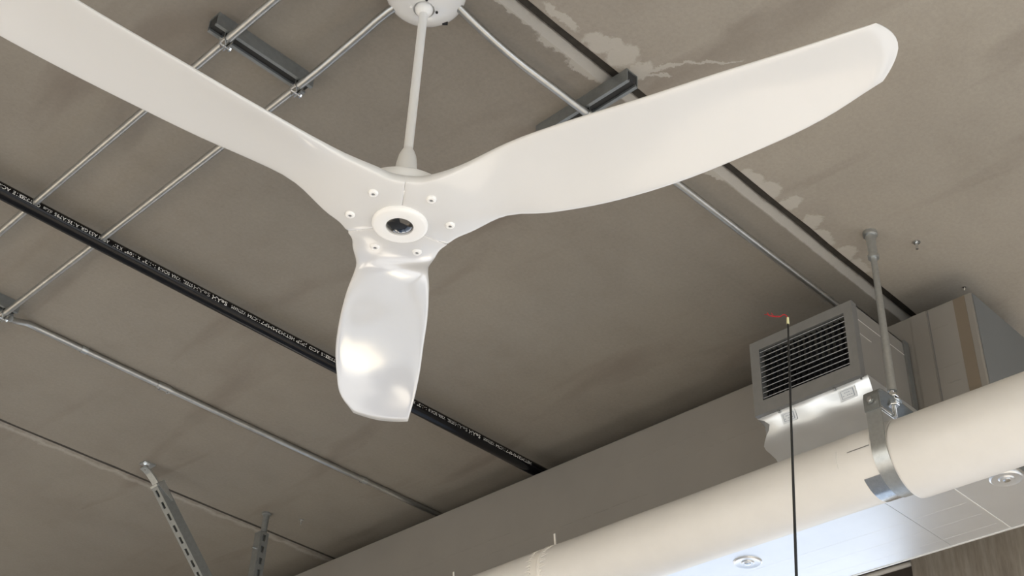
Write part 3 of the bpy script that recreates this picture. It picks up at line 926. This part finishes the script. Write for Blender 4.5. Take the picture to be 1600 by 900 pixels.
# taped ring joint with puckers, cable ties with upright tails, lengthwise lap
def ring_band(yc, w, z, r, h, pucker=0.0, n=96):
    rings = []
    for dy, dr in ((-w/2, -0.002), (-w/2, h * 0.6), (-w * 0.3, h), (w * 0.3, h), (w/2, h * 0.6), (w/2, -0.002)):
        ring = []
        for k in range(n):
            a = 2 * PI * k / n
            ring.append(Vector((RX + (r + dr) * math.cos(a), yc + dy + pucker * math.sin(k * 2.1) * (1 if abs(dy) > w * 0.4 else 0), z + (r + dr) * math.sin(a))))
        rings.append(ring)
    return MB().rings(rings, False, False)
part(ring_band(2.662, 0.045, RZL, RRL, 0.0015, 0.005), 'joint_tape', 'jacket_tape', left, smooth=True, sharp=50)
def zip_tie(y, ang=math.radians(98)):
    t = part(ring_band(y, 0.009, RZL, RRL, 0.0030), 'zip_tie', 'jacket_tape', left, smooth=True, sharp=50)
    c = Vector((RX + (RRL + 0.003) * math.cos(ang), y, RZL + (RRL + 0.003) * math.sin(ang)))
    m = MB().box(c, (0.012, 0.013, 0.010))
    m.box(c + Vector((-0.002, 0.004, 0.022)), (0.0030, 0.0065, 0.046), Matrix.Rotation(-0.12, 3, 'X'))
    part(m, 'tie_tail', 'jacket_tape', left)
zip_tie(2.652)
zip_tie(3.118)
puck = MB()
for k in range(26):
    a = PI * 0.55 + k * PI * 0.85 / 26
    for sg in (-1, 1):
        L = random.uniform(0.012, 0.03)
        y0 = 2.662 + sg * 0.021
        c = Vector((RX + (RRL + 0.0004) * math.cos(a), y0 + sg * L / 2, RZL + (RRL + 0.0004) * math.sin(a)))
        tang = Vector((-math.sin(a), 0, math.cos(a)))
        puck.tube([c - Vector((0, sg * L / 2, 0)), c + tang * random.uniform(-.004, .004) + Vector((0, sg * L / 2, 0))], [0.0022, 0.0004], 6)
part(puck, 'jacket_wrinkles', 'jacket_tape', left, kind='stuff')
def patch(y0, y1, a0, a1, z, r, h):
    rings = []
    for y in (y0, y0, y1, y1):
        pass
    n = 12
    lo = [[Vector((RX + (r + d) * math.cos(a0 + (a1 - a0) * k / n), y, z + (r + d) * math.sin(a0 + (a1 - a0) * k / n))) for k in range(n + 1)] for y, d in ((y0, -0.001), (y0, h), (y1, h), (y1, -0.001))]
    return MB().rings(lo, closed=False)
part(patch(1.48, 1.545, PI * 0.977, PI * 0.985, RZL, RRL, 0.0018), 'lap_edge', 'seam_dark', left)
part(patch(1.48, 1.56, PI * 0.72, PI * 0.977, RZL, RRL, 0.0012), 'lap_tape', 'jacket', left)
part(patch(1.578, 1.590, PI * 0.93, PI * 1.09, RZL, RRL, 0.0022), 'torn_tape', 'jacket', left)

# ------------------------------------------------------------------ clevis hanger on a ceiling rod
HY = 1.4535
hang = thing('pipe_hanger', 'galvanised clevis hanger holding the white round duct from a ceiling rod', 'pipe hanger', (RX, HY, CEIL))
part(MB().lathe([(0, CEIL), (0.021, CEIL), (0.021, CEIL - 0.012), (0.0145, CEIL - 0.014), (0.0125, CEIL - 0.082), (0.0165, CEIL - 0.084), (0.0165, CEIL - 0.094), (0.0, CEIL - 0.094)], (RX, 1.440, 0), n=24),
     'rod_anchor', 'galv', hang, smooth=True)
part(MB().tube([(RX, 1.440, CEIL - 0.09), (RX, 1.441, 2.15), (RX, 1.445, 1.865)], [0.0088, 0.0098, 0.0128], 20), 'rod_sleeve', 'galv', hang, smooth=True)
zt = []
z = 1.87
k = 0
while z > 1.785:
    zt.append(((RX, 1.446, z), 0.0064 if k % 2 == 0 else 0.0054))
    z -= 0.0012
    k += 1
part(MB().tube([p for p, r in zt], [r for p, r in zt], 16), 'threaded_rod', 'zinc', hang)
def hexnut(z, h, r, nm='nut'):
    part(MB().lathe([(0, z), (r * 0.9, z), (r, z + h * 0.15), (r, z + h * 0.85), (r * 0.9, z + h), (0, z + h)], (RX, 1.446, 0), n=6), nm, 'zinc', hang)
hexnut(1.8200, 0.011, 0.0155)
hexnut(1.8460, 0.011, 0.0155)
part(MB().lathe([(0, 1.831), (0.023, 1.831), (0.023, 1.8335), (0, 1.8335)], (RX, 1.446, 0), n=28), 'washer', 'zinc', hang)
def strap_band(path, ya, yb, th):
    rings = []
    n = len(path)
    for i, (x, z) in enumerate(path):
        xa, za = path[max(i - 1, 0)]
        xb, zb = path[min(i + 1, n - 1)]
        tg = Vector((xb - xa, 0, zb - za)).normalized()
        nn = Vector((tg.z, 0, -tg.x))
        o = Vector((x, 0, z))
        rings.append([o + Vector((0, ya, 0)), o + Vector((0, yb, 0)), o + nn * th + Vector((0, yb, 0)), o + nn * th + Vector((0, ya, 0))])
    return MB().rings(rings)
# lower U strap
RU = RRL + 0.0025
path = [(RX - RU - 0.001, 1.812), (RX - RU - 0.001, 1.76), (RX - RU, 1.72)] + [(RX + RU * math.cos(a), RZL + RU * math.sin(a)) for a in [PI + PI * k / 40 for k in range(41)]] + [(RX + RU, 1.72), (RX + RU + 0.001, 1.76), (RX + RU + 0.001, 1.812)]
part(strap_band(path[::-1], 1.4315, 1.4745, 0.0032), 'lower_strap', 'galv', hang, smooth=True, sharp=40)
# upper yoke
xw = RU + 0.005
yk = [(-xw, 1.766), (-xw, 1.806), (-xw + 0.004, 1.820), (-xw + 0.014, 1.828), (-xw + 0.03, 1.832), (-0.03, 1.8335), (0.03, 1.8335), (xw - 0.03, 1.832), (xw - 0.014, 1.828), (xw - 0.004, 1.820), (xw, 1.806), (xw, 1.766)]
part(strap_band([(RX + x, z) for x, z in yk][::-1], 1.4320, 1.4760, -0.0032), 'yoke', 'galv_dark', hang, smooth=True, sharp=40)
part(MB().tube([(RX - xw - 0.012, HY, 1.792), (RX + xw + 0.012, HY, 1.792)], 0.0045, 12), 'cross_bolt', 'zinc', hang, smooth=True)
part(MB().lathe([(0, 0), (0.0095, 0), (0.0095, 0.006), (0, 0.006)], (RX - xw - 0.003, HY, 1.792), axis=(-1, 0, 0), n=6), 'bolt_nut', 'zinc', hang)
# wide saddle under the duct
sd = []
for k in range(25):
    a = PI * 1.245 + (PI * 0.51) * k / 24
    sd.append((RX + (RRL + 0.0008) * math.cos(a), RZL + (RRL + 0.0008) * math.sin(a)))
part(strap_band(sd[::-1], 1.4315, 1.522, 0.0016), 'saddle', 'zinc', hang, smooth=True, sharp=40)

# ------------------------------------------------------------------ thin black wand with red yarn
wand = thing('yarn_wand', 'thin upright black wand with a pale tip and red yarn streamer before the register', 'wand', (1.7245, 1.2637, FLOOR))
part(MB().tube([(1.7245, 1.2637, FLOOR), (1.7235, 1.150, 0.1), (1.7232, 1.098, 0.886), (1.7235, 1.070, 1.32), (1.7236, 1.0675, 1.358)], [0.0042, 0.0032, 0.0025, 0.0019, 0.0018], 12), 'pole', 'pole', wand, smooth=True)
part(MB().lathe([(0, 0), (0.0125, 0), (0.0125, 0.02), (0.006, 0.03), (0, 0.03)], (1.7245, 1.2637, FLOOR), n=16), 'foot', 'pole', wand, smooth=True)
part(MB().tube([(1.7236, 1.0675, 1.357), (1.7234, 1.0665, 1.371)], [0.0026, 0.0019], 12), 'tip', 'tip', wand, smooth=True)
right_v = Vector((0.700, -0.713, 0.039))
up_v = Vector((-0.438, -0.386, 0.812))
deep_v = Vector((0.564, 0.586, 0.583))
p0 = Vector((1.7234, 1.0665, 1.371))
def yarn_path(pts):
    # 2-D points in millimetres across and up from the tip
    return [p0 + right_v * x / 1000 + up_v * y / 1000 + deep_v * d / 1000 for x, y, d in pts]
m = MB()
m.tube(yarn_path([(0, -1, 0), (-1.5, 2, 1), (-4.5, 5.0, 2), (-8, 5.0, 4), (-11, 2.5, 5), (-14, 1.0, 7), (-18, 1.2, 6), (-21, 2.3, 8), (-25, 1.4, 9), (-29, 2.6, 8), (-32, 3.0, 10), (-34, 6.0, 9), (-35, 8.0, 11)]), 0.0010, 6)
m.tube(yarn_path([(-8, 4.6, 4), (-12, 1.2, 6), (-16, 2.4, 8), (-20, 0.6, 7), (-24, 2.6, 10), (-27, 6.0, 9), (-28.5, 8.0, 8)]), 0.0008, 6)
m.tube(yarn_path([(-20, 1.5, 7), (-26, 2.2, 9), (-31, 4.0, 8), (-37, 5.0, 10), (-40, 5.2, 12)]), 0.0005, 5)
part(m, 'yarn', 'yarn', wand, smooth=True)
